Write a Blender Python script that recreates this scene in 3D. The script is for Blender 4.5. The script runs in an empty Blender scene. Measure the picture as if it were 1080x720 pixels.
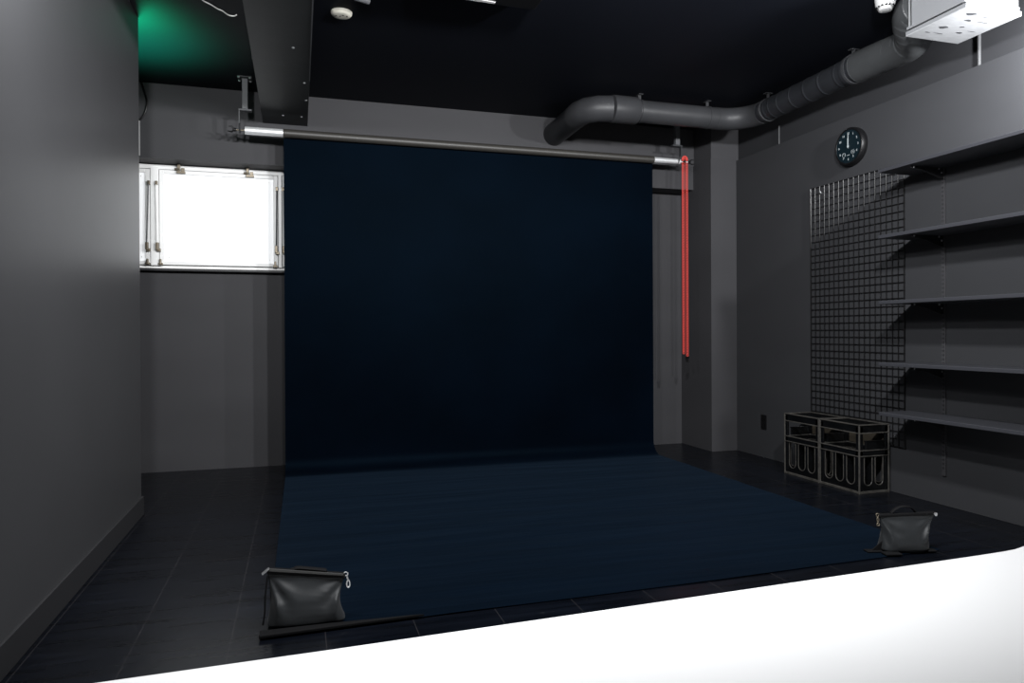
import bpy, bmesh, math, random
from mathutils import Vector, Matrix, noise
random.seed(7)
PI = math.pi
S = bpy.context.scene
COL = S.collection

# ------------------------------------------------------------------ materials
def mat(name, col, rough=0.5, metal=0.0, spec=0.5, bump=None, var=None, coat=0.0, emit=None, sheen=0.0):
    m = bpy.data.materials.new(name); m.use_nodes = True
    nt = m.node_tree; b = nt.nodes['Principled BSDF']
    b.inputs['Base Color'].default_value = (*col, 1)
    b.inputs['Roughness'].default_value = rough
    b.inputs['Metallic'].default_value = metal
    b.inputs['Specular IOR Level'].default_value = spec
    b.inputs['Coat Weight'].default_value = coat
    b.inputs['Sheen Weight'].default_value = sheen
    tc = nt.nodes.new('ShaderNodeTexCoord')
    if var:                                            # (scale xyz, amount): albedo mottling of the paint itself
        mp = nt.nodes.new('ShaderNodeMapping'); mp.inputs['Scale'].default_value = var[0]
        nz = nt.nodes.new('ShaderNodeTexNoise'); nz.inputs['Scale'].default_value = 1; nz.inputs['Detail'].default_value = 5
        rp = nt.nodes.new('ShaderNodeMapRange')
        rp.inputs['From Min'].default_value = .3; rp.inputs['From Max'].default_value = .7
        rp.inputs['To Min'].default_value = 1 - var[1]; rp.inputs['To Max'].default_value = 1 + var[1]
        mx = nt.nodes.new('ShaderNodeVectorMath'); mx.operation = 'SCALE'; mx.inputs[0].default_value = col
        nt.links.new(tc.outputs['Object'], mp.inputs['Vector']); nt.links.new(mp.outputs['Vector'], nz.inputs['Vector'])
        nt.links.new(nz.outputs['Fac'], rp.inputs['Value']); nt.links.new(rp.outputs['Result'], mx.inputs['Scale'])
        nt.links.new(mx.outputs['Vector'], b.inputs['Base Color'])
    if bump:                                           # (scale xyz, strength, distance)
        mp = nt.nodes.new('ShaderNodeMapping'); mp.inputs['Scale'].default_value = bump[0]
        nz = nt.nodes.new('ShaderNodeTexNoise'); nz.inputs['Scale'].default_value = 1; nz.inputs['Detail'].default_value = 4
        bp = nt.nodes.new('ShaderNodeBump'); bp.inputs['Strength'].default_value = bump[1]; bp.inputs['Distance'].default_value = bump[2]
        nt.links.new(tc.outputs['Object'], mp.inputs['Vector']); nt.links.new(mp.outputs['Vector'], nz.inputs['Vector'])
        nt.links.new(nz.outputs['Fac'], bp.inputs['Height']); nt.links.new(bp.outputs['Normal'], b.inputs['Normal'])
    if emit:
        b.inputs['Emission Color'].default_value = (*emit[0], 1); b.inputs['Emission Strength'].default_value = emit[1]
    return m

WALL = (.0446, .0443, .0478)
M = dict(
    wall=mat('charcoal_paint', WALL, .6, spec=.2, bump=((14, 14, 14), .12, .004), var=((1.2, 1.2, 3), .06)),
    wall_satin=mat('charcoal_satin_paint', (.046, .0463, .0488), .37, spec=.35, bump=((5, 5, 9), .12, .004), var=((1.2, 1.2, 1.4), .05)),
    wall_right=mat('charcoal_paint_shaded', (.0328, .0336, .0366), .6, spec=.2, bump=((14, 14, 14), .12, .004), var=((1.2, 1.2, 3), .06)),  # wall charcoal darkened to stand in for weak grazing light
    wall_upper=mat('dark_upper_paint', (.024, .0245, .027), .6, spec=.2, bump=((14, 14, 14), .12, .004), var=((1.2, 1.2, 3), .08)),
    base=mat('black_skirting', (.019, .019, .0208), .5),
    ceil=mat('black_ceiling_paint', (.0042, .0052, .0085), .6, spec=.1, bump=((20, 20, 20), .1, .003)),
    beam=mat('beam_paint', (.018, .0205, .0215), .5, spec=.25, bump=((8, 8, 8), .2, .004), var=((3, 3, 3), .15)),
    white=mat('white_cyclorama_paint', (.83, .83, .83), .5, spec=.3),
    winwhite=mat('white_window_paint', (.92, .92, .91), .4),
    frosted=mat('frosted_pane', (.86, .87, .88), .45, emit=((.96, .98, 1), .36)),
    brass=mat('aged_brass', (.17, .145, .11), .4, metal=.8),
    duct=mat('grey_painted_duct', (.03, .0308, .0335), .45, spec=.3, bump=((20, 20, 20), .2, .003), var=((6, 6, 6), .12)),
    duct_dark=mat('dark_duct', (.016, .0172, .02), .42, spec=.3, var=((6, 6, 6), .12)),
    hose=mat('grey_flexible_hose', (.04, .042, .044), .42, spec=.35),
    steel_dark=mat('dark_steel', (.04, .042, .045), .4, metal=.3),
    steel=mat('zinc_steel', (.55, .56, .57), .35, metal=.85),
    silver=mat('silver_sleeve', (.78, .79, .8), .38, metal=.55),
    edge=mat('highlit_plastic_edge', (.05, .047, .043), .35, spec=.45, var=((30, 30, 30), .35)),  # gloss highlights along the crate edges, put into the colour
    lit_inner=mat('brown_lit_inner', (.03, .025, .018), .5, var=((8, 8, 30), .4)),  # brown stands in for the crate's lit inner wall
    roll=mat('rolled_paper_edge', (.03, .028, .025), .45),
    red=mat('red_chain_plastic', (.74, .075, .06), .4),
    black=mat('black_plastic', (.004, .004, .0045), .4, spec=.25),
    gloss=mat('glossy_black_plastic', (.004, .0042, .0046), .16, spec=.5, var=((9, 9, 9), .3)),
    shelf=mat('dark_grey_laminate', (.034, .035, .041), .42, bump=((30, 30, 30), .05, .002)),
    bracket=mat('black_bracket', (.02, .02, .022), .4, metal=.3),
    wire=mat('black_coated_wire', (.004, .0037, .004), .32, spec=.45),
    plate=mat('unit_panel_white', (.27, .275, .285), .4, var=((16, 50, 16), .1)),
    unit=mat('unit_grey_metal', (.2, .205, .215), .45, metal=.2),
    unitwhite=mat('unit_white_metal', (.5, .5, .5), .45),
    cream=mat('cream_plastic', (.62, .6, .52), .45),
    pwhite=mat('white_plastic', (.4, .4, .4), .4),
    dial=mat('teal_black_dial', (.0035, .0095, .0135), .3),
    mark=mat('pale_clock_print', (.3, .33, .34), .5),
    strap=mat('black_webbing', (.004, .004, .0045), .75, spec=.12),
    nylon=mat('black_nylon', (.0145, .016, .0175), .48, spec=.22, bump=((60, 60, 60), .12, .002), sheen=.06),
    nylon_edge=mat('grey_binding', (.035, .035, .034), .55),
    cablew=mat('white_cable', (.7, .7, .68), .5),
    scuff=mat('dark_scuff', (.045, .046, .05), .5),
    conduit=mat('conduit_grey', (.05, .051, .054), .5),
    grey=mat('grey_paint', (.085, .088, .094), .45),
)

def floor_mat():
    m = bpy.data.materials.new('black_vinyl_tile'); m.use_nodes = True
    nt = m.node_tree; b = nt.nodes['Principled BSDF']; N = nt.nodes.new; L = nt.links.new
    tc = N('ShaderNodeTexCoord')
    mp = N('ShaderNodeMapping'); mp.inputs['Location'].default_value = (.54, .2, 0); L(tc.outputs['Object'], mp.inputs['Vector'])
    br = N('ShaderNodeTexBrick'); br.offset = 0.0; br.inputs['Scale'].default_value = 1
    br.inputs['Brick Width'].default_value = .312; br.inputs['Row Height'].default_value = 1.88
    br.inputs['Mortar Size'].default_value = .0016; br.inputs['Mortar Smooth'].default_value = .2
    br.inputs['Color1'].default_value = (1, 1, 1, 1); br.inputs['Color2'].default_value = (.8, .8, .8, 1)
    L(mp.outputs['Vector'], br.inputs['Vector'])
    def nz(scale, detail=5, rough=.6):
        q = N('ShaderNodeMapping'); q.inputs['Scale'].default_value = scale; L(tc.outputs['Object'], q.inputs['Vector'])
        n = N('ShaderNodeTexNoise'); n.inputs['Scale'].default_value = 1; n.inputs['Detail'].default_value = detail
        n.inputs['Roughness'].default_value = rough; L(q.outputs['Vector'], n.inputs['Vector']); return n
    st = nz((2.2, 26, 1)); big = nz((1.1, 1.6, 1)); sc = nz((5, 17, 1), 6, .7)
    r1 = N('ShaderNodeMapRange'); r1.inputs['From Min'].default_value = .3; r1.inputs['From Max'].default_value = .7
    r1.inputs['To Min'].default_value = .45; r1.inputs['To Max'].default_value = 1.6; L(st.outputs['Fac'], r1.inputs['Value'])
    r2 = N('ShaderNodeMapRange'); r2.inputs['From Min'].default_value = .35; r2.inputs['From Max'].default_value = .65
    r2.inputs['To Min'].default_value = .8; r2.inputs['To Max'].default_value = 1.2; L(big.outputs['Fac'], r2.inputs['Value'])
    ml = N('ShaderNodeMath'); ml.operation = 'MULTIPLY'; L(r1.outputs['Result'], ml.inputs[0]); L(r2.outputs['Result'], ml.inputs[1])
    base = N('ShaderNodeVectorMath'); base.operation = 'SCALE'; base.inputs[0].default_value = (.0019, .0026, .0046)
    L(ml.outputs[0], base.inputs['Scale'])
    tint = N('ShaderNodeVectorMath'); tint.operation = 'MULTIPLY'; L(base.outputs['Vector'], tint.inputs[0]); L(br.outputs['Color'], tint.inputs[1])
    mx = N('ShaderNodeMix'); mx.data_type = 'RGBA'; L(br.outputs['Fac'], mx.inputs['Factor'])
    L(tint.outputs['Vector'], mx.inputs['A']); mx.inputs['B'].default_value = (.018, .017, .019, 1)
    r3 = N('ShaderNodeMapRange'); r3.inputs['From Min'].default_value = .66; r3.inputs['From Max'].default_value = .76
    r3.inputs['To Max'].default_value = .7; L(sc.outputs['Fac'], r3.inputs['Value'])
    mx2 = N('ShaderNodeMix'); mx2.data_type = 'RGBA'; L(r3.outputs['Result'], mx2.inputs['Factor'])
    L(mx.outputs['Result'], mx2.inputs['A']); mx2.inputs['B'].default_value = (.032, .033, .035, 1)
    L(mx2.outputs['Result'], b.inputs['Base Color'])
    rr = N('ShaderNodeMapRange'); rr.inputs['To Min'].default_value = .2; rr.inputs['To Max'].default_value = .38; L(st.outputs['Fac'], rr.inputs['Value'])
    L(rr.outputs['Result'], b.inputs['Roughness']); b.inputs['Specular IOR Level'].default_value = .28
    bp = N('ShaderNodeBump'); bp.inputs['Strength'].default_value = .12; bp.inputs['Distance'].default_value = .002
    L(st.outputs['Fac'], bp.inputs['Height']); L(bp.outputs['Normal'], b.inputs['Normal'])
    return m
M['floor'] = floor_mat()

def paper_mat():
    m = mat('navy_backdrop_paper', (.00035, .0012, .003), .55, spec=.035, var=((1.1, 9, 1.3), .4), bump=((.8, 7, 1.2), .6, .014), sheen=.085)
    m.node_tree.nodes['Principled BSDF'].inputs['Sheen Tint'].default_value = (.2, .36, .6, 1)
    m.node_tree.nodes['Principled BSDF'].inputs['Specular Tint'].default_value = (.25, .5, .8, 1)
    return m
M['paper'] = paper_mat()

# ------------------------------------------------------------------ mesh helpers
class MB:
    def __init__(s): s.bm = bmesh.new()
    def box(s, x0, x1, y0, y1, z0, z1):
        v = [s.bm.verts.new(p) for p in ((x0,y0,z0),(x1,y0,z0),(x1,y1,z0),(x0,y1,z0),(x0,y0,z1),(x1,y0,z1),(x1,y1,z1),(x0,y1,z1))]
        for f in ((3,2,1,0),(4,5,6,7),(0,1,5,4),(1,2,6,5),(2,3,7,6),(3,0,4,7)): s.bm.faces.new([v[i] for i in f])
        return s
    def prism(s, pts, axis, a, b):                      # polygon of 2-D points extruded along an axis
        def P(p, t):
            return {0:(t,p[0],p[1]), 1:(p[0],t,p[1]), 2:(p[0],p[1],t)}[axis]
        lo = [s.bm.verts.new(P(p, a)) for p in pts]; hi = [s.bm.verts.new(P(p, b)) for p in pts]
        n = len(pts); s.bm.faces.new(lo); s.bm.faces.new(list(reversed(hi)))
        for i in range(n): s.bm.faces.new((lo[i], hi[i], hi[(i+1)%n], lo[(i+1)%n]))
        return s
    def sweep(s, pts, rad, n=16, cap=True, closed=False, sx=1.0):
        pts = [Vector(p) for p in pts]; k = len(pts)
        rs = rad if isinstance(rad, (list, tuple)) else [rad]*k
        rings = []; up = None
        for i, p in enumerate(pts):
            if closed: t = pts[(i+1)%k] - pts[i-1]
            else: t = pts[min(i+1,k-1)] - pts[max(i-1,0)]
            if t.length < 1e-9: t = rings and tprev or Vector((0,0,1))
            t.normalize(); tprev = t
            if up is None:
                up = Vector((0,0,1)) if abs(t.z) < .9 else Vector((1,0,0))
            u = (up - t*up.dot(t)).normalized(); w = t.cross(u); up = u
            rings.append([s.bm.verts.new(p + u*math.cos(2*PI*j/n)*rs[i] + w*math.sin(2*PI*j/n)*rs[i]*sx) for j in range(n)])
        for i in range(k if closed else k-1):
            A, B = rings[i], rings[(i+1)%k]
            for j in range(n): s.bm.faces.new((A[j], A[(j+1)%n], B[(j+1)%n], B[j]))
        if cap and not closed:
            s.bm.faces.new(list(reversed(rings[0]))); s.bm.faces.new(rings[-1])
        return s
    def cyl(s, a, b, r, n=16): return s.sweep([a, b], r, n)
    def torus(s, c, R, r, axis='z', n=20, m=8, stretch=(1,1,1)):
        c = Vector(c); pts = []
        for i in range(n):
            a = 2*PI*i/n; p = {'z':(math.cos(a),math.sin(a),0),'y':(math.cos(a),0,math.sin(a)),'x':(0,math.cos(a),math.sin(a))}[axis]
            pts.append(c + Vector((p[0]*R*stretch[0], p[1]*R*stretch[1], p[2]*R*stretch[2])))
        return s.sweep(pts, r, m, closed=True)
    def lathe(s, c, prof, axis, n=40):                  # prof: (radius, offset along axis)
        c = Vector(c); rings = []
        A = {'x':Vector((1,0,0)),'y':Vector((0,1,0)),'z':Vector((0,0,1))}[axis]
        U = Vector((0,0,1)) if axis != 'z' else Vector((1,0,0)); W = A.cross(U)
        for r, t in prof:
            rings.append([s.bm.verts.new(c + A*t + (U*math.cos(2*PI*j/n) + W*math.sin(2*PI*j/n))*max(r,1e-5)) for j in range(n)])
        for a, b in zip(rings, rings[1:]):
            for j in range(n): s.bm.faces.new((a[j], a[(j+1)%n], b[(j+1)%n], b[j]))
        s.bm.faces.new(list(reversed(rings[0]))); s.bm.faces.new(rings[-1])
        return s
    def build(s, name, m, parent=None, bevel=0, smooth=False, local=False, segs=2):
        bm = s.bm
        bmesh.ops.recalc_face_normals(bm, faces=bm.faces)
        off = Vector((0,0,0)); p = parent
        if not local:
            while p: off += p.location; p = p.parent
        if off.length: bmesh.ops.translate(bm, verts=bm.verts, vec=-off)
        me = bpy.data.meshes.new(name); bm.to_mesh(me); bm.free()
        me.materials.append(M[m] if isinstance(m, str) else m)
        o = bpy.data.objects.new(name, me); COL.objects.link(o); o.parent = parent
        if smooth:
            for f in me.polygons: f.use_smooth = True
            me.set_sharp_from_angle(angle=math.radians(42))
        if bevel:
            b = o.modifiers.new('bevel', 'BEVEL'); b.width = bevel; b.segments = segs; b.limit_method = 'ANGLE'; b.angle_limit = math.radians(40)
        return o

def tag(o, label, cat, group=None):
    o['label'] = label; o['category'] = cat
    if group: o['group'] = group
    return o
def thing(name, label, cat, loc=(0,0,0), rz=0, group=None):
    o = bpy.data.objects.new(name, None); COL.objects.link(o); o.location = loc; o.rotation_euler = (0,0,rz)
    o.empty_display_size = .1
    return tag(o, label, cat, group)
def struct(o, label, cat):
    o['kind'] = 'structure'; return tag(o, label, cat)
def dup(root, delta, label):
    r = root.copy(); COL.objects.link(r); r.location = root.location + Vector(delta); r['label'] = label
    for ch in list(root.children):
        c = ch.copy(); COL.objects.link(c); c.parent = r
        for g in list(ch.children):
            d = g.copy(); COL.objects.link(d); d.parent = c
    return r
def arc(c, r, a0, a1, n, plane='xy'):
    out = []
    for i in range(n+1):
        a = math.radians(a0 + (a1-a0)*i/n); u, v = r*math.cos(a), r*math.sin(a)
        out.append({'xy':(c[0]+u,c[1]+v,c[2]),'yz':(c[0],c[1]+u,c[2]+v),'xz':(c[0]+u,c[1],c[2]+v)}[plane])
    return out

# ------------------------------------------------------------------ the setting
CZ = 2.88                                               # ceiling height
XL, XR, YB, YBU = -.88, 3.70, 5.96, 5.74
struct(MB().box(-2.4, 4.0, -3.2, 6.2, -.1, 0).build('floor', 'floor'), 'black vinyl tile floor with faint pale seams and scuffs', 'floor')
struct(MB().box(-2.4, 4.0, -3.2, 6.2, CZ, CZ+.12).build('ceiling', 'ceil'), 'black painted ceiling above the whole room', 'ceiling')
struct(MB().box(-2.4, 3.9, YB, YB+.2, 0, CZ).build('wall_back', 'wall'), 'charcoal back wall behind the navy backdrop', 'wall')
struct(MB().box(-2.4, 3.73, YBU, YB+.01, 2.335, CZ).build('wall_back_upper', 'wall'), 'protruding charcoal upper band of the back wall above the window', 'wall')
struct(MB().box(-1.05, XL, -3.2, 4.58, 0, CZ).build('wall_left', 'wall_satin'), 'satin charcoal wall filling the near left side with an outer corner', 'wall')
struct(MB().box(-2.5, -2.4, -3.2, 6.2, 0, CZ).build('wall_left_recess', 'wall'), 'wall of the recess behind the left wall corner', 'wall')
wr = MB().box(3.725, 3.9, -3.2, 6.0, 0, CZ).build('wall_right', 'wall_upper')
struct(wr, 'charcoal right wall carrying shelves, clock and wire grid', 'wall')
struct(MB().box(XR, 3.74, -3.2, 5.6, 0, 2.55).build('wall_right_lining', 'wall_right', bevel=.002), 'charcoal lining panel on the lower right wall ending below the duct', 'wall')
pl = MB().box(3.452, 3.75, 5.456, 6.0, 0, CZ).build('pillar', 'wall', bevel=.002)
struct(pl, 'square charcoal pillar in the far right corner', 'pillar')
MB().box(3.446, 3.7005, 5.45, 6.0, 0, 2.55).build('pillar_lining', 'wall', pl, bevel=.002)
bm_ = struct(MB().box(-.25, .076, -3.2, YBU+.05, 2.65, CZ+.02).build('ceiling_beam', 'beam', bevel=.003), 'dark grey boxed ceiling beam running towards the back wall', 'beam')
s_ = MB().box(-.252, .078, 4.41, 4.416, 2.6495, 2.66); s_.build('joint_strip', 'black', bm_)
s_ = MB()
for x, y in ((-.02, 4.18), (.045, 4.75), (-.1, 5.5), (.03, 5.5), (.06, 5.1)): s_.lathe((x, y, 2.645), [(.004, 0), (.009, .004), (.009, .006)], 'z', 10)
s_.build('screw_heads', 'steel', bm_)
s_ = MB().box(.072, .078, 3.0, 4.7, 2.648, 2.656); s_.build('corner_bead', 'grey', bm_)
struct(MB().box(XL, XL+.012, -3.2, 4.592, 0, .108).build('baseboard_left', 'base', bevel=.002), 'low dark baseboard along the foot of the left wall', 'baseboard')
struct(MB().box(-2.4, 3.9, -3.3, -3.1, 0, CZ).build('wall_front', 'wall'), 'unseen studio wall behind the camera, darkened to limit bounce', 'wall')  # out of view; dark colour chosen to limit bounced light
# white floor of the neighbouring shooting bay, with its rounded far corner by the right wall
pts = [(-.868, 1.2), (-.868, 2.395), (-.54, 2.406), (.054, 2.424), (.95, 2.459), (1.79, 2.494), (3.0, 2.545), (3.19, 2.556),
       (3.27, 2.566), (3.35, 2.588), (3.43, 2.63), (3.52, 2.69), (3.6, 2.77), (3.66, 2.88), (3.70, 3.0) , (3.70, 1.2)]
pts = [p for p in pts if not (p[0] > 3.4 and p[1] > 2.6)]
pts[-1:-1] = [(3.44, 2.63), (3.53, 2.71), (3.60, 2.80), (3.655, 2.9), (3.70, 3.0)] if False else [(3.43, 2.63), (3.50, 2.68), (3.57, 2.74), (3.64, 2.79), (3.70, 2.82)]
struct(MB().prism(pts, 2, 0.0, .005).build('floor_white', 'white'), 'bright white painted floor in the foreground with rounded corner at right', 'floor')

# window: white framed casements in the back wall left of the backdrop
win = struct(MB().box(-1.5, -.02, 5.925, 5.96, 1.546, 1.566).build('window_1', 'winwhite', bevel=.002), 'white framed window of frosted casements beside the backdrop', 'window')
b = MB().box(-1.5, -.02, 5.925, 5.96, 2.296, 2.33)
b.box(-1.5, -1.46, 5.925, 5.96, 1.566, 2.296); b.box(-.05, -.02, 5.925, 5.96, 1.566, 2.296)
b.box(-1.5, -.02, 5.915, 5.93, 1.54, 1.55)
b.build('window_frame', 'winwhite', win, bevel=.002)
MB().box(-1.5, -.02, 5.90, 5.96, 1.527, 1.5455).build('window_sill', 'base', win, bevel=.002)
def sash(x0, x1):
    z0, z1, w = 1.572, 2.288, .032
    f = MB().box(x0, x0+w, 5.9, 5.945, z0, z1); f.box(x1-w, x1, 5.9, 5.945, z0, z1)
    f.box(x0+w, x1-w, 5.9, 5.945, z0, z0+w*.8); f.box(x0+w, x1-w, 5.9, 5.945, z1-w*.9, z1)
    o = f.build('window_sash', 'winwhite', win, bevel=.003)
    MB().box(x0+w, x1-w, 5.918, 5.93, z0+w*.8, z1-w*.9).build('window_pane', 'frosted', o)
    for i in range(3):
        for zz in (z0+w*.8+.03, z1-w*.9-.025):
            xx = x0+w+.03+(x1-x0-2*w-.06)*i/2
            MB().lathe((xx, 5.916, zz), [(.0035, 0), (.0035, .004)], 'y', 8).build('screw', 'brass', o)
    return o
sash(-1.46, -1.062); sash(-.998, -.152); sash(-.118, -.05)
m_ = MB().box(-1.058, -1.002, 5.892, 5.945, 1.566, 2.3); m_.box(-.148, -.122, 5.892, 5.945, 1.566, 2.3)
m_.build('window_mullion', 'winwhite', win, bevel=.003)
for (xt, xb) in ((-1.066, -1.081), (-1.014, -1.010), (-.157, -.163), (-.112, -.108)):
    rod = MB().sweep([(xt, 5.888, 2.175), (xt, 5.87, 2.165), (xb, 5.87, 1.73), (xb, 5.888, 1.70)], .005, 8).build('window_handle', 'grey' if xt in (-1.066, -.157) else 'winwhite', win, smooth=True)
    MB().box(xt-.009, xt+.009, 5.868, 5.9, 2.165, 2.195).build('handle_bracket', 'brass', rod, bevel=.002)
    k = MB().box(xb-.010, xb+.010, 5.862, 5.9, 1.68, 1.735); k.box(xb-.004, xb+.022, 5.87, 5.9, 1.668, 1.69)
    k.build('handle_catch', 'brass', rod, bevel=.002)
for x in (-.845, -.355):
    k = MB().box(x-.028, x-.008, 5.885, 5.93, 2.27, 2.335); k.box(x-.03, x+.03, 5.875, 5.9, 2.262, 2.278); k.box(x+.0, x+.024, 5.885, 5.9, 2.262, 2.305)
    k.cyl((x-.045, 5.884, 2.292), (x-.01, 5.884, 2.292), .009, 8)
    k.build('window_latch', 'brass', win, bevel=.002)
for x in (-1.078, -.99, -.172):
    k = MB().box(x-.006, x+.006, 5.87, 5.902, 1.57, 1.612); k.box(x-.016, x+.016, 5.88, 5.902, 1.568, 1.584)
    k.build('window_catch', 'brass', win, bevel=.002)

# ------------------------------------------------------------------ navy backdrop and its pole
RY, RZ = 5.505, 2.521
bd = thing('photo_backdrop', 'wide navy backdrop paper hanging behind and sweeping over the floor', 'backdrop', (1.42, RY, 0))
sb = bmesh.new(); prof = []
ys, rad = RY + .03, .12
nz_ = 30
for i in range(nz_): prof.append((ys, RZ - (RZ - rad - .004) * i / nz_))
for i in range(13):
    a = (PI/2) * i / 12; prof.append((ys - rad + rad*math.cos(a), rad + .004 - rad*math.sin(a)))
yflat = ys - rad
for i in range(1, 61): prof.append((None, i/60))
NX = 60; grid = []
for i, p in enumerate(prof):
    row = []
    for j in range(NX+1):
        u = j/NX; x = -.098 + 3.024*u
        if p[0] is None:
            yf = 2.586 + .026*(x+.1) + .004*math.sin(x*3)
            y = yflat + (yf - yflat)*p[1]
            z = .004 + max(0, .0035*noise.noise(Vector((x*1.1, y*4.5, 0))) + .0015*noise.noise(Vector((x*3, y*11, 3)))) * min(1, p[1]*6)
            e = min(u, 1-u)
            x += -.012*p[1] if u < .5 else 0
        else:
            y, z = p
            z = z
            y += .004*noise.noise(Vector((x*1.3, 0, z*.7))) * min(1, (RZ-z)*2)
        row.append(sb.verts.new((x, y, z)))
    grid.append(row)
for a, c in zip(grid, grid[1:]):
    for j in range(NX): sb.faces.new((a[j], a[j+1], c[j+1], c[j]))
mbq = MB(); mbq.bm.free(); mbq.bm = sb
sh = mbq.build('paper_sheet', 'paper', bd, smooth=True)
so = sh.modifiers.new('thickness', 'SOLIDIFY'); so.thickness = .0012; so.offset = 0
sh.modifiers.new('rim', 'EDGE_SPLIT').split_angle = math.radians(50)
rl = MB().lathe((0, RY, RZ), [(.024, -.098), (.031, -.097), (.031, 2.918), (.024, 2.919)], 'x', 32).build('paper_roll', 'roll', bd, smooth=True)

pole = thing('backdrop_pole', 'silver ended roller pole threaded through the navy paper roll', 'pole', (1.42, RY, RZ))
MB().lathe((0, RY, RZ), [(.016, -.367), (.0285, -.363), (.0285, -.101), (.02, -.1)], 'x', 28).build('end_sleeve', 'silver', pole, smooth=True)
MB().lathe((0, RY, RZ), [(.018, 2.921), (.024, 2.923), (.021, 3.175), (.012, 3.18)], 'x', 28).build('end_sleeve', 'silver', pole, smooth=True)
MB().cyl((-.435, RY, RZ), (-.365, RY, RZ), .006, 10).build('axle', 'brass', pole, smooth=True)
MB().cyl((3.178, RY, RZ), (3.262, RY, RZ), .008, 10).build('axle', 'silver', pole, smooth=True)
for x, sgn in ((-.435, -1), (3.262, 1)):
    k = MB().lathe((x, RY, RZ), [(.012, -.012), (.014, 0), (.012, .012)], 'x', 14)
    k.sweep([(x, RY-.004, RZ), (x+sgn*.018, RY-.012, RZ+.02), (x+sgn*.04, RY-.014, RZ+.018)], [.006, .006, .004], 8)
    k.sweep([(x, RY-.004, RZ), (x+sgn*.018, RY-.012, RZ-.02), (x+sgn*.045, RY-.014, RZ-.016)], [.006, .006, .004], 8)
    k.build('wing_nut', 'black', pole, smooth=True)
MB().lathe((3.198, RY, RZ), [(.012, 0), (.026, .002), (.021, .012), (.026, .022), (.012, .024)], 'x', 20).build('chain_wheel', 'black', pole, smooth=True)

def hanger(x, z_hook, side, label):
    t = thing('backdrop_bracket', label, 'bracket', (x, 5.445, CZ), 0, 'ceiling brackets of the backdrop pole')
    MB().box(x-.05, x+.05, 5.395, 5.495, CZ-.008, CZ).build('mounting_plate', 'steel_dark', t, bevel=.002)
    for dx in (-.04, .035):
        for dy in (-.045, .03): MB().lathe((x+dx, 5.445+dy, CZ-.018), [(.004, 0), (.008, .002), (.009, .01)], 'z', 8).build('bolt', 'steel', t)
    MB().box(x-.02, x+.02, 5.425, 5.465, z_hook, CZ-.008).build('post', 'grey', t, bevel=.003)
    h = MB().box(x-.045, x+.045, 5.428, 5.475, z_hook-.012, z_hook)
    xs = x + side*.04
    h.box(xs-.004, xs+.004, 5.435, 5.472, RZ+.03, z_hook-.01)
    h.sweep([(xs, 5.46, RZ+.045), (xs, 5.472, RZ+.02), (xs, RY-.02, RZ-.006), (xs, RY, RZ-.02), (xs, RY+.018, RZ-.006)], .006, 8)
    h.build('hook', 'steel_dark', t, bevel=.001)
    return t
hanger(-.358, 2.655, -1, 'grey ceiling bracket holding the pole near the window')
hanger(3.112, 2.643, 1, 'grey ceiling bracket holding the pole beside the red chain')

# red pull chain: two strands of oval links with a black weight
ch = thing('pull_chain', 'red plastic pull chain hanging in a long loop beside the backdrop', 'chain', (3.21, RY-.02, .8))
k = MB(); L_ = .0215
def strand(x, y, z0, z1):
    n = int((z1-z0)/L_)
    for i in range(n):
        k.torus((x, y, z0+(i+.5)*L_), (.0096), .0026, 'y', 14, 6, (1, 1, 1.08))
strand(3.191, RY-.024, .855, RZ+.01); strand(3.228, RY-.022, .835, RZ+.01)
for i in range(7):
    a = PI*i/6; k.torus((3.2095-.0185*math.cos(a), RY-.023, RZ+.014+.022*math.sin(a)), (.0096), .0026, 'y', 14, 6, (1, 1, 1.08))
k.build('chain_links', 'red', ch, smooth=True)
MB().lathe((3.226, RY-.022, .785), [(.004, 0), (.012, .004), (.013, .03), (.018, .045), (.008, .05)], 'z', 14).build('weight', 'black', ch, smooth=True)

# ------------------------------------------------------------------ ventilation duct
PZ, PY, PX = 2.752, 5.0, 3.475
du = thing('ventilation_duct', 'dark grey ventilation duct bending along back and right walls under the ceiling', 'duct', (2.8, PY, PZ))
MB().sweep([(2.10, 5.76, 2.735), (2.10, 5.22, 2.745)], .094, 32).build('wall_spigot', 'duct_dark', du, smooth=True)
el = [(2.10, 5.24, 2.745)] + [(2.10+.20-.20*math.cos(math.radians(a)), 5.17-.17*math.sin(math.radians(a)), 2.747+.005*a/90) for a in range(0, 91, 30)]
MB().sweep(el, .097, 32).build('elbow', 'duct', du, smooth=True)
MB().sweep([(2.295, PY, PZ), (2.30, PY, PZ), (2.50, PY, PZ), (2.508, PY, PZ)], [.097, .103, .103, .097], 32).build('sleeve', 'duct', du, smooth=True)
s_ = MB()
MB().sweep([(2.49, PY, PZ), (3.20, PY, PZ)], .084, 32).build('straight_pipe', 'duct', du, smooth=True)
bend = [(3.19, PY, PZ)] + [(3.235+.24*math.sin(math.radians(a)), PY-.24+.24*math.cos(math.radians(a)), PZ) for a in range(0, 91, 6)]
MB().sweep(bend, .086, 32).build('corner_bend', 'duct', du, smooth=True)
sp = []; rs = []
y = PY-.235
rings = [4.66, 4.60, 4.50, 4.36, 4.21, 4.06, 3.91]
ylist = [4.765]
for r in rings: ylist += [r+.016, r+.006, r+.003, r-.003, r-.006, r-.016]
ylist += [3.80]
for yy in ylist:
    sp.append((PX, yy, PZ)); rs.append(.0855 if any(abs(yy-r) < .004 for r in rings) else .083)
MB().sweep(sp, rs, 32).build('spiral_pipe', 'duct_dark', du, smooth=True)
s_ = MB()
pts = []; rs = []
for i in range(9): pts.append((PX, 3.86-.012*i, PZ)); rs.append(.092 if i % 2 else .089)
MB().sweep(pts, rs, 32).build('rubber_collar', 'duct_dark', du, smooth=True)
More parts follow.
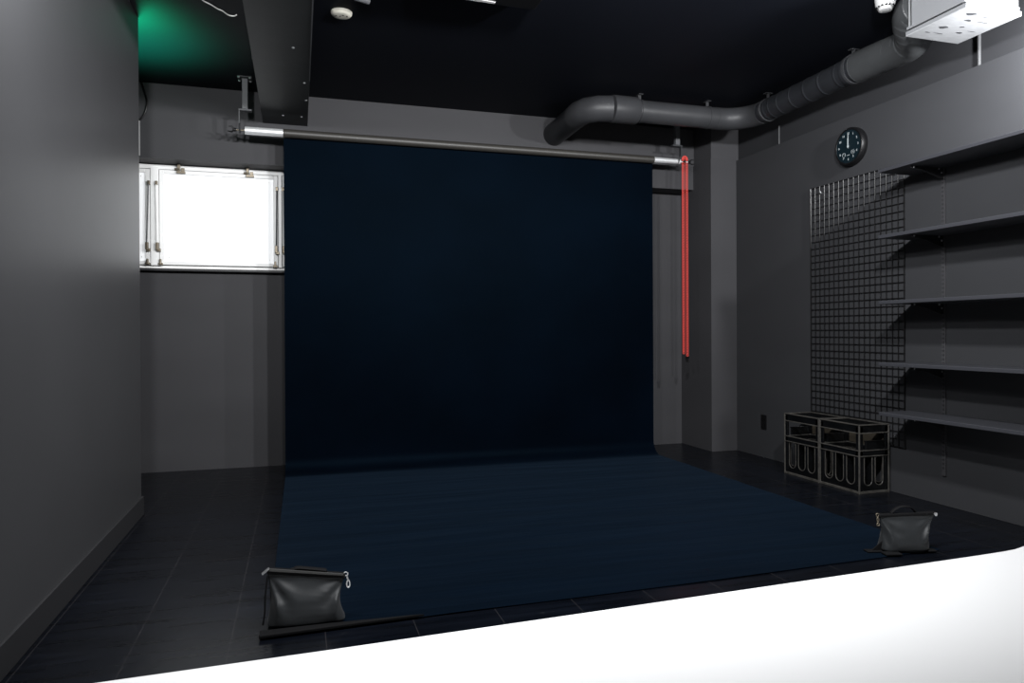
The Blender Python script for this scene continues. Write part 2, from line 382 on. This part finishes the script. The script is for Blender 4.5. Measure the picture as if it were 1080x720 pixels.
hp = [(PX, 3.77, PZ), (PX, 3.60, PZ-.005), (PX-.005, 3.46, PZ-.015), (PX-.035, 3.33, PZ-.02), (PX-.10, 3.24, PZ-.01), (PX-.17, 3.19, PZ+.02), (PX-.225, 3.13, PZ+.045), (PX-.245, 3.06, PZ+.05)]
def spline(P, n):
    P = [Vector(p) for p in P]; out = []
    for i in range(len(P)-1):
        p0, p1, p2, p3 = P[max(i-1,0)], P[i], P[i+1], P[min(i+2,len(P)-1)]
        for j in range(n):
            t = j/n
            out.append(.5*((2*p1)+(p2-p0)*t+(2*p0-5*p1+4*p2-p3)*t*t+(3*p1-p0-3*p2+p3)*t**3))
    return out + [P[-1]]
hp = spline(hp, 16)
MB().sweep(hp, [.097+.0014*math.cos(i*PI*.9) for i in range(len(hp))], 32).build('flexible_hose', 'hose', du, smooth=True)
def clamp(c, axis, r):
    q = MB()
    prof = [(r, -.012), (r+.004, -.011), (r+.004, .011), (r, .012)]
    q.lathe(c, prof, axis, 32)
    if axis == 'x': q.box(c[0]-.012, c[0]+.012, c[1]-.003, c[1]+.003, c[2]+r-.004, CZ); q.box(c[0]-.018, c[0]+.018, c[1]-.03, c[1]+.03, CZ-.004, CZ)
    else: q.box(c[0]-.003, c[0]+.003, c[1]-.012, c[1]+.012, c[2]+r-.004, CZ); q.box(c[0]-.03, c[0]+.03, c[1]-.018, c[1]+.018, CZ-.004, CZ)
    q.build('hanger_clamp', 'duct', du, smooth=True)
clamp((2.535, PY, PZ), 'x', .084); clamp((3.13, PY, PZ), 'x', .084); clamp((PX, 4.70, PZ), 'y', .084); clamp((PX, 3.815, PZ), 'y', .092)

# ceiling unit at the end of the duct
un = thing('ventilation_unit', 'grey ceiling ventilation unit with scuffed white bottom panel', 'ventilation unit', (3.28, 2.87, 2.62))
MB().box(3.135, 3.46, 2.71, 3.03, 2.672, CZ).build('unit_body', 'unit', un, bevel=.003)
MB().box(3.14, 3.456, 2.703, 2.712, 2.668, CZ).build('front_cover', 'unitwhite', un, bevel=.002)
f = MB().box(3.118, 3.47, 2.695, 3.045, 2.652, 2.666)
f.build('flange', 'unit', un, bevel=.002)
MB().box(3.115, 3.473, 2.687, 3.048, 2.624, 2.642).build('panel_frame', 'unit', un, bevel=.002)
fl = MB().box(3.116, 3.472, 2.688, 3.047, 2.619, 2.6235).build('bottom_panel', 'plate', un)
for (x, y) in ((3.13, 2.705), (3.455, 2.705), (3.13, 3.03), (3.455, 3.03), (3.13, 2.87)): MB().lathe((x, y, 2.641), [(.006, 0), (.006, .012)], 'z', 10).build('spacer', 'black', un)
for (x, y, a, w) in ((3.21, 2.90, .026, .012), (3.26, 2.80, .02, .009), (3.30, 2.87, .012, .007), (3.21, 2.74, .03, .012), (3.35, 2.93, .02, .007),
                     (3.18, 2.97, .016, .004), (3.25, 2.965, .03, .003), (3.36, 2.80, .035, .002), (3.31, 2.75, .03, .002), (3.40, 2.90, .028, .002)):
    pts_ = [(x+a*math.cos(t)*(1+.25*math.sin(3*t+x*50)), y+w*math.sin(t)*(1+.3*math.cos(2*t+y*40))) for t in [2*PI*i/14 for i in range(14)]]
    MB().prism(pts_, 2, 2.6183, 2.6189).build('scuff_mark', 'scuff', un)
MB().cyl((3.128, 3.035, 2.66), (3.128, 3.035, CZ), .005, 8).build('hanger_rod', 'steel', un, smooth=True)
MB().cyl((3.46, 2.70, 2.66), (3.46, 2.70, CZ), .005, 8).build('hanger_rod', 'steel', un, smooth=True)

# conduits on the upper right wall
c1 = MB().cyl((3.712, 3.12, 2.545), (3.712, 3.12, CZ), .010, 12).build('wall_conduit', 'conduit', smooth=True)
tag(c1, 'pale thin conduit on the upper right wall behind the ventilation unit', 'conduit')
c2 = MB().cyl((3.715, 4.885, 2.545), (3.715, 4.885, 2.70), .006, 12).build('wall_conduit', 'conduit', smooth=True)
tag(c2, 'short thin conduit on the right wall below the duct bend', 'conduit')

# ------------------------------------------------------------------ small things on the ceiling
sd = thing('smoke_detector', 'round cream disc detector on the ceiling beside the beam', 'smoke detector', (.245, 4.18, CZ))
MB().lathe((.245, 4.18, CZ), [(.03, -.022), (.05, -.02), (.058, -.012), (.06, 0)], 'z', 36).build('cover', 'cream', sd, smooth=True)
q = MB()
for dx, dy in ((-.03, .0), (-.008, .004), (.008, -.012), (.03, -.005)): q.lathe((.245+dx, 4.18+dy, CZ-.0235), [(.0045, 0), (.005, .002)], 'z', 8)
q.build('vent_holes', 'black', sd)
hd = thing('heat_detector', 'white ceiling fire detector with slotted nose near the duct end', 'fire detector', (3.072, 3.14, CZ))
MB().lathe((3.072, 3.14, CZ), [(.042, -.072), (.049, -.06), (.053, -.03), (.054, 0)], 'z', 36).build('base_ring', 'pwhite', hd, smooth=True)
MB().lathe((3.072, 3.14, CZ-.07), [(.022, -.022), (.033, -.018), (.036, 0)], 'z', 30).build('sensor_nose', 'pwhite', hd, smooth=True)
q = MB()
for i in range(14):
    a = 2*PI*i/14; q.box(3.072+.043*math.cos(a)-.004, 3.072+.043*math.cos(a)+.004, 3.14+.043*math.sin(a)-.004, 3.14+.043*math.sin(a)+.004, CZ-.0735, CZ-.068)
q.build('slots', 'black', hd)
cf = thing('ceiling_cassette', 'black boxed ceiling fixture with a pale slot cut off by the top edge', 'ceiling fixture', (.9, 3.4, CZ))
MB().box(.50, 1.235, 2.95, 3.655, 2.785, CZ).build('housing', 'black', cf, bevel=.012)
MB().prism([(.62, 3.53), (.62, 3.615), (1.0, 3.632), (1.0, 3.614), (.86, 3.60), (.86, 3.53)], 2, 2.781, 2.786).build('slot', 'pwhite', cf)
sl = thing('ceiling_spotlight', 'small dark spotlight on the ceiling above the cream detector', 'spotlight', (.345, 3.93, CZ))
MB().cyl((.30, 3.90, CZ-.03), (.375, 3.93, CZ-.03), .02, 16).build('lamp_head', 'grey', sl, smooth=True)
MB().cyl((.33, 3.912, CZ-.02), (.33, 3.912, CZ), .006, 8).build('stem', 'grey', sl, smooth=True)
cb = MB().sweep(spline([(-.50, 4.14, CZ-.004), (-.495, 4.22, CZ-.006), (-.455, 4.27, CZ-.006), (-.425, 4.315, CZ-.006), (-.405, 4.33, CZ-.006), (-.375, 4.38, CZ-.006), (-.345, 4.385, CZ-.006), (-.33, 4.365, CZ-.006)], 5), .0036, 8).build('loose_cable', 'cablew', smooth=True)
tag(cb, 'loose white cable lying across the green lit ceiling', 'cable')
cb = MB().sweep(spline([(-1.085, 5.733, CZ), (-1.06, 5.725, 2.80), (-1.045, 5.725, 2.74), (-1.055, 5.725, 2.67), (-1.08, 5.73, 2.62), (-1.10, 5.732, 2.60)], 6), .006, 8).build('wall_cable', 'black', smooth=True)
tag(cb, 'black cable drooping down the upper back wall by the left corner', 'cable')
cc = MB().box(-1.125, -1.096, 5.728, 5.741, 2.345, 2.60).build('cable_cover', 'pwhite', bevel=.002)
tag(cc, 'narrow white cable cover above the window at the left wall corner', 'cable cover')

# ------------------------------------------------------------------ things on the right wall
ck = thing('wall_clock', 'round black wall clock showing twelve above the wire grid', 'clock', (XR, 4.06, 2.325))
cx, cy, cz = XR, 4.062, 2.325
MB().lathe((cx, cy, cz), [(.128, -.001), (.131, -.012), (.130, -.042), (.124, -.049), (.115, -.049), (.113, -.046), (.05, -.045)], 'x', 56).build('case', 'black', ck, smooth=True)
MB().lathe((cx, cy, cz), [(.1125, -.044), (.1125, -.0475)], 'x', 48).build('dial', 'dial', ck)
def text_mesh(txt, size):
    cu = bpy.data.curves.new('t', 'FONT'); cu.body = txt; cu.size = size; cu.align_x = 'CENTER'; cu.align_y = 'CENTER'; cu.extrude = .0006
    o = bpy.data.objects.new('t', cu); COL.objects.link(o)
    bpy.context.view_layer.update()
    me = o.evaluated_get(bpy.context.evaluated_depsgraph_get()).to_mesh().copy()
    bpy.data.objects.remove(o); bpy.data.curves.remove(cu); return me
for h in range(1, 13):
    a = math.radians(90 - 30*h); me = text_mesh(str(h), .022)
    q = MB(); q.bm.from_mesh(me)
    for v in q.bm.verts:
        u, w, d = v.co.x + .089*math.cos(a), v.co.y + .089*math.sin(a), v.co.z
        v.co = Vector((cx - .0483 - d, cy - u, cz + w))
    bpy.data.meshes.remove(me); q.build('numeral', 'mark', ck)
q = MB()
q.prism([(cy-.0035, cz-.012), (cy+.0035, cz-.012), (cy+.0025, cz+.086), (cy-.0025, cz+.086)], 0, cx-.0515, cx-.050)
q.build('minute_hand', 'mark', ck)
MB().prism([(cy-.005, cz-.008), (cy+.005, cz-.008), (cy+.0035, cz+.056), (cy-.0035, cz+.056)], 0, cx-.0535, cx-.052).build('hour_hand', 'mark', ck)
MB().lathe((cx-.049, cy, cz), [(.006, 0), (.006, -.006)], 'x', 16).build('hand_hub', 'mark', ck)
for s in (-1, 1):
    q = MB().torus((cx-.048, cy+s*.042, cz-.052+(.006 if s < 0 else 0)), .014, .0009, 'x', 28, 6)
    q.box(cx-.0488, cx-.0478, cy+s*.042-.001, cy+s*.042+.001, cz-.052, cz-.038)
    q.build('small_dial', 'mark', ck)
MB().box(cx-.0488, cx-.0478, cy-.012, cy+.012, cz-.063, cz-.059).build('dial_print', 'mark', ck)

gp = thing('wire_grid_panel', 'tall black wire grid panel on the right wall below the clock', 'wire grid', (3.675, 4.04, .305))
q = MB(); gy0, gy1, gz0, gz1 = 3.624, 4.483, .30, 2.113
for i in range(19):
    y = gy0 + (gy1-gy0)*i/18; r = .0035 if i in (0, 18) else .0026
    q.cyl((3.6865, y, gz0), (3.6865, y, gz1), r, 8)
q.build('vertical_wires', 'wire', gp, smooth=True)
q = MB()
for i in range(37):
    z = gz0 + (gz1-gz0)*i/36; q.cyl((3.692, gy0, z), (3.692, gy1, z), .0035 if i in (0, 36) else .0026, 8)
q.build('horizontal_wires', 'wire', gp, smooth=True)
for (y, z) in ((4.37, 2.06), (3.70, 2.06), (4.37, .36), (3.70, .36)):
    MB().sweep([(XR, y, z), (3.682, y, z), (3.68, y, z+.012)], .004, 8).build('wall_hook', 'steel', gp, smooth=True)

stn = thing('shelf_standard', 'slotted vertical shelf upright screwed to the right wall', 'shelf upright', (XR, 3.34, .2))
q = MB().box(3.688, XR, 3.328, 3.352, .18, 2.03); q.build('channel', 'wall', stn, bevel=.001)
q = MB(); z = .22
while z < 2.0: q.box(3.6872, 3.6885, 3.3345, 3.3375, z, z+.013); q.box(3.6872, 3.6885, 3.3425, 3.3455, z, z+.013); z += .025
q.build('slots', 'black', stn)
shelf_labels = ['topmost of the five grey wall shelves, level with the grid top', 'second grey wall shelf from the top on the right wall',
                'middle grey wall shelf of five, seen almost edge on', 'second grey wall shelf from the bottom, seen slightly from above',
                'lowest grey wall shelf beside the black crates']
first = None
for i, z in enumerate((2.038, 1.634, 1.231, .853, .548)):
    if first is None:
        sf = thing('wall_shelf', shelf_labels[0], 'shelf', (XR, 2.9, z), 0, 'shelves on the right wall'); first = sf
        MB().box(3.42, 3.699, 1.90, 3.558, z-.02, z).build('board', 'shelf', sf, bevel=.002)
        br_ = MB().prism([(3.688, z-.021), (3.45, z-.021), (3.45, z-.035), (3.56, z-.05), (3.665, z-.085), (3.688, z-.085)], 1, 3.3375, 3.3425).build('shelf_bracket', 'bracket', sf)
        for x, dz in ((3.47, -.028), (3.655, -.028), (3.675, -.05)): MB().lathe((x, 3.337, z+dz), [(.004, -.004), (.006, 0)], 'y', 10).build('screw', 'steel', br_)
    else:
        dup(first, (0, 0, z-2.038), shelf_labels[i])

ot = thing('wall_outlet', 'black outlet plate low on the right wall before the pillar', 'outlet', (XR, 5.07, .295))
MB().box(XR-.008, XR, 5.035, 5.105, .235, .355).build('cover_plate', 'black', ot, bevel=.003)
for z in (.26, .305): MB().box(XR-.011, XR-.007, 5.055, 5.085, z, z+.025).build('socket', 'gloss', ot, bevel=.001)

# ------------------------------------------------------------------ crates
CXa, CXb, CH = 3.443, 3.676, .445
def crate_root(y0, y1, label):
    t = thing('bottle_crate', label, 'crate', ((CXa+CXb)/2, (y0+y1)/2, 0), 0, 'black bottle crates by the right wall')
    def ring(z0, z1, g=0.0, th=.012):
        q.box(CXa-g, CXb+g, y0-g, y0+th, z0, z1); q.box(CXa-g, CXb+g, y1-th, y1+g, z0, z1)
        q.box(CXa-g, CXa+th, y0+th, y1-th, z0, z1); q.box(CXb-th, CXb+g, y0+th, y1-th, z0, z1)
    q = MB(); ring(.392, .44); q.build('top_rim', 'gloss', t, bevel=.003)
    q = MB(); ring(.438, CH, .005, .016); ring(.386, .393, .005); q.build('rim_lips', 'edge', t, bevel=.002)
    q = MB(); ring(.243, .276); q.build('middle_band', 'gloss', t, bevel=.003)
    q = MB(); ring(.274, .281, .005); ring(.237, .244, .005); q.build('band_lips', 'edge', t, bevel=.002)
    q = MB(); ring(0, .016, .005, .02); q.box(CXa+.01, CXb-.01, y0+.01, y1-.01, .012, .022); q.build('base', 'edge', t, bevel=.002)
    for x, sx in ((CXa, 1), (CXb, -1)):
        for y, sy in ((y0, 1), (y1, -1)):
            q = MB().box(min(x, x+sx*.03), max(x, x+sx*.03), min(y, y+sy*.008), max(y, y+sy*.008), .01, .43)
            q.box(min(x, x+sx*.008), max(x, x+sx*.008), min(y, y+sy*.03), max(y, y+sy*.03), .01, .43)
            o = q.build('corner_post', 'gloss', t, bevel=.0015)
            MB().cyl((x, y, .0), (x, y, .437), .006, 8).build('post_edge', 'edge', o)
    # lower walls with tall U-shaped openings
    def u_wall(a0, a1, n, plane, c0, c1, name):
        q = MB(); rims = MB(); w = (a1-a0)/n
        for i in range(n):
            l, r = a0+i*w, a0+(i+1)*w; m = (l+r)/2; rr = w*.36; zb = .05+rr
            def arcp(t): return (m-rr*math.cos(t), zb-rr*math.sin(t))
            pl_ = [(l, .016), (m, .016)] + [arcp(PI/2*j/6) for j in range(6, -1, -1)] + [(m-rr, .238), (l, .238)]
            pr_ = [(2*m-p[0], p[1]) for p in reversed(pl_)]
            q.prism(pl_, plane, c0, c1); q.prism(pr_, plane, c0, c1)
            for sgn in (-1, 1):
                rim = rims
                pp = [(m+sgn*rr, .238)] + [(m+sgn*rr*math.cos(PI/2*j/8), zb-rr*math.sin(PI/2*j/8)) for j in range(9)]
                P3 = [((c0-.002) if plane == 0 else p[0], (c0-.002) if plane == 1 else p[0], p[1]) for p in pp]
                if plane == 0: P3 = [(c0, p[0], p[1]) for p in pp]
                else: P3 = [(p[0], c0, p[1]) for p in pp]
                rim.sweep(P3, .0035, 6)
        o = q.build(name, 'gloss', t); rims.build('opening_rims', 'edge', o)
    u_wall(y0+.03, y1-.03, 3, 0, CXa+.004, CXa+.010, 'slotted_side')
    u_wall(y0+.03, y1-.03, 3, 0, CXb-.010, CXb-.004, 'slotted_side')
    u_wall(CXa+.03, CXb-.03, 2, 1, y0+.004, y0+.010, 'slotted_side')
    u_wall(CXa+.03, CXb-.03, 2, 1, y1-.010, y1-.004, 'slotted_side')
    # handle bars on the short ends
    for y, s in ((y0, 1), (y1, -1)):
        q = MB().box(CXa+.05, CXb-.04, min(y, y+s*.010), max(y, y+s*.010), .276, .335); q.box(CXa+.045, CXb-.035, min(y-s*.004, y+s*.012), max(y-s*.004, y+s*.012), .333, .340)
        q.build('handle_panel', 'gloss', t, bevel=.002)
    # inner bottle dividers
    q = MB(); n = 3
    for i in range(1, n): yy = y0+(y1-y0)*i/n; q.box(CXa+.012, CXb-.012, yy-.003, yy+.003, .02, .225)
    q.box((CXa+CXb)/2-.003, (CXa+CXb)/2+.003, y0+.012, y1-.012, .02, .225)
    q.build('dividers', 'gloss', t)
    MB().box(CXb-.016, CXb-.012, y0+.03, y1-.03, .285, .372).build('added_inner_board', 'lit_inner', t)  # added board, its brown imitating light on the far inner wall
    return t
crate_root(3.742, 4.100, 'black slotted bottle crate nearer the bag, below the lowest shelf')
crate_root(4.114, 4.472, 'black slotted bottle crate nearer the wall outlet, behind the other crate')

# ------------------------------------------------------------------ weight bags
def bag_shell(wb, wt, h, db, dt, seed, lean=0.0, pinch=0.0):
    q = MB(); bm = q.bm; NU, NV = 96, 40; rows = []
    for j in range(NV+1):
        v = j/NV; e = v*v*(3-2*v)
        a = (wb + (wt-wb)*v**.8)/2; b = db/2*(1-e) + dt/2*e + .014*math.sin(PI*min(1, v*1.12))**1.3
        if v < .1: k = math.sqrt(1-(1-v/.1)**2*.35); a *= k; b *= k
        ring = []
        for i in range(NU):
            t = 2*PI*i/NU; c, s = math.cos(t), math.sin(t); ex = 2/(4.2 - 1.2*v)
            x = a*math.copysign(abs(c)**ex, c); y = b*math.copysign(abs(s)**ex, s)
            z = h*v
            side = abs(x)/max(a, 1e-6)
            g = max(0, side-.72)/.28                   # gusset sinks in on both flanks
            y *= 1 - .45*g*math.sin(PI*v)
            x *= 1 - (.09+pinch*(x > 0))*g*math.sin(PI*v)**.8
            p = Vector((x*9, z*9, seed + (3 if y > 0 else 0)))
            # radiating folds from the upper corners and the foot
            cr = .006*noise.noise(p*1.0) + .0035*noise.noise(p*2.6+Vector((0, 0, 5))) + .0016*abs(noise.noise(p*6))
            d1 = math.hypot(x/a-1.0, v-1.0); d2 = math.hypot(x/a+1.0, v-1.0)
            for d, sg in ((d1, 1), (d2, -1)):
                ang = math.atan2(1-v, 1-sg*x/a+1e-4)
                cr += .0055*math.sin(ang*11+seed)*math.exp(-((d-.5)/.35)**2)
            w = math.sin(PI*min(.98, v+.04))
            y += (-1 if y < 0 else 1)*cr*w*1.3
            z += .003*noise.noise(Vector((x*14, seed, 0)))*v
            ring.append(bm.verts.new((x + lean*v*h, y, max(z, .0))))
        rows.append(ring)
    for A, B in zip(rows, rows[1:]):
        for i in range(NU): bm.faces.new((A[i], A[(i+1)%NU], B[(i+1)%NU], B[i]))
    bm.faces.new(list(reversed(rows[0]))); bm.faces.new(rows[-1])
    return q

# left bag
bl = thing('weight_bag', 'black weight bag with flat top handle standing on the backdrop corner near the window side', 'bag', (.024, 2.676, .0065), math.radians(-1), 'weight bags holding the backdrop')
bag_shell(.285, .272, .172, .105, .018, 2.0, lean=.0, pinch=.08).build('pouch', 'nylon', bl, smooth=True, local=True)
q = MB().box(-.135, .135, -.013, .013, .165, .184); q.build('top_closure', 'strap', bl, bevel=.004, local=True)
q = MB().box(-.128, .128, -.016, -.0125, .177, .186); q.build('binding', 'nylon_edge', bl, bevel=.001, local=True)
q = MB().sweep(spline([(-.055, 0, .182), (-.045, 0, .186), (-.03, 0, .192), (.02, 0, .192), (.062, 0, .191), (.066, 0, .187), (.06, 0, .183)], 5), .0045, 8, sx=3); q.build('top_handle', 'strap', bl, smooth=True, local=True)
q = MB().sweep([(-.152, -.012, .166), (-.128, -.012, .186)], .004, 8); q.build('side_clip', 'steel', bl, smooth=True, local=True)
q = MB().torus((.137, -.004, .182), .007, .0025, 'y', 16, 6)
q.torus((.145, -.006, .142), .0055, .0032, 'y', 20, 6, (1, 1, 2.6)); q.sweep([(.139, -.005, .176), (.145, -.006, .157)], .0035, 8); q.build('carabiner', 'steel', bl, smooth=True, local=True)
q = MB().sweep(spline([(-.134, -.008, .16), (-.142, -.01, .10), (-.144, -.012, .05), (-.15, -.014, .012)], 5), .003, 6, sx=2.5); q.build('side_strap', 'strap', bl, smooth=True, local=True)
for ch_ in bl.children:                                  # the filled bag slumps: its top edge drops to one side
    for v in ch_.data.vertices: v.co.z += -.16*v.co.x*max(0, v.co.z)/.18 + .004*max(0, v.co.z)/.18
# black batten along the paper edge
ba = MB().prism([(-.137, 2.574), (-.135, 2.622), (.10, 2.618), (.438, 2.600), (.10, 2.585)], 2, .007, .019).build('edge_batten', 'strap', bevel=.003)
tag(ba, 'flat black batten tapering along the backdrop edge in front of the bag', 'batten')

# right bag
b2 = thing('weight_bag', 'black weight bag with raised loop handle near the shelf wall', 'bag', (2.745, 2.712, .006), math.radians(-14), 'weight bags holding the backdrop')
bag_shell(.225, .268, .168, .105, .02, 9.0, lean=.12, pinch=.0).build('pouch', 'nylon', b2, smooth=True, local=True)
q = MB().prism([(-.118, .160), (.158, .166), (.158, .182), (-.118, .174)], 1, -.012, .012); q.build('top_closure', 'strap', b2, bevel=.004, local=True)
q = MB().sweep(spline([(-.055, .004, .176), (-.04, .004, .192), (-.005, .004, .207), (.035, .004, .204), (.06, .004, .186), (.066, .004, .176)], 6), .004, 8, sx=3); q.build('top_handle', 'strap', b2, smooth=True, local=True)
q = MB().torus((-.124, -.004, .170), .007, .0024, 'y', 16, 6); q.torus((-.124, -.006, .148), .004, .0026, 'y', 18, 6, (1, 1, 2.6)); q.torus((-.122, -.006, .126), .006, .0028, 'y', 16, 6)
q.build('carabiner', 'brass', b2, smooth=True, local=True)
q = MB().lathe((.152, -.012, .172), [(.008, 0), (.008, -.006)], 'y', 12); q.build('side_clip', 'steel', b2, smooth=True, local=True)
q = MB().box(-.185, -.11, -.03, .012, 0, .006); q.prism([(-.165, 0), (-.105, 0), (-.105, .05)], 1, -.012, -.007); q.build('foot_strap', 'strap', b2, bevel=.002, local=True)
q = MB().box(-.13, -.05, -.085, -.04, 0, .010); q.build('foot_strap', 'strap', b2, bevel=.004, local=True)
q = MB().box(.10, .145, -.04, .0, 0, .008); q.build('foot_strap', 'strap', b2, bevel=.003, local=True)

# ------------------------------------------------------------------ light
def lamp(loc, aim, w, r=.06, size=160, blend=1.0, col=(.975, .985, 1)):
    l = bpy.data.lights.new('track_spot', 'SPOT'); l.energy = w; l.shadow_soft_size = r; l.color = col
    l.spot_size = math.radians(size); l.spot_blend = blend
    o = bpy.data.objects.new('track_spot', l); COL.objects.link(o); o.location = loc
    o.rotation_euler = (Vector(aim) - Vector(loc)).to_track_quat('-Z', 'Y').to_euler(); return o
lamp((1.1, 1.9, 2.5), (1.3, 5.2, 1.0), 260, size=180, blend=.8)
lamp((.15, 1.8, 2.55), (.5, 5.2, 1.0), 120, size=180, blend=.8)
lamp((2.0, 1.9, 2.5), (2.6, 5.2, 1.0), 240, size=180, blend=.8)
lamp((-.6, 2.3, 2.64), (-.9, 4.5, 1.3), 150, size=180, blend=.8)
lamp((3.36, 2.32, 2.5), (3.5, 5.2, 1.6), 190, .05, size=175, blend=.9)
l = bpy.data.lights.new('exit_lamp', 'SPOT'); l.energy = 130; l.color = (0, 1, .45); l.spot_size = math.radians(125); l.spot_blend = .7; l.shadow_soft_size = .09
o = bpy.data.objects.new('exit_lamp', l); COL.objects.link(o); o.location = (-1.0, 4.9, 2.46); o.rotation_euler = (PI, 0, 0)

w = bpy.data.worlds.new('world'); S.world = w; w.use_nodes = True
w.node_tree.nodes['Background'].inputs['Color'].default_value = (.5, .55, .6, 1); w.node_tree.nodes['Background'].inputs['Strength'].default_value = .03

# ------------------------------------------------------------------ camera
f_px, th, y0, ro, pi_ = 751.85, .29089, 352.83, -.0047935, -.0033721
s, c = math.sin(th), math.cos(th)
F = Vector((s*math.cos(pi_), c*math.cos(pi_), math.sin(pi_))); R = Vector((c, -s, 0)); U = R.cross(F)
R2 = R*math.cos(ro) + U*math.sin(ro); U2 = U*math.cos(ro) - R*math.sin(ro)
cam = bpy.data.cameras.new('camera'); co = bpy.data.objects.new('camera', cam); COL.objects.link(co)
mw = Matrix((R2, U2, -F)).transposed().to_4x4(); mw.translation = Vector((0, 0, 1.05)); co.matrix_world = mw
cam.sensor_width = 36; cam.lens = f_px/1080*36; cam.shift_y = -(360-y0)/1080; cam.clip_start = .05
S.camera = co
S.view_settings.view_transform = 'Standard'; S.view_settings.look = 'None'
S.view_settings.gamma = 1; S.view_settings.exposure = 0; S.view_settings.use_curve_mapping = False
S.cycles.use_denoising = True
S.cycles.max_bounces = 8
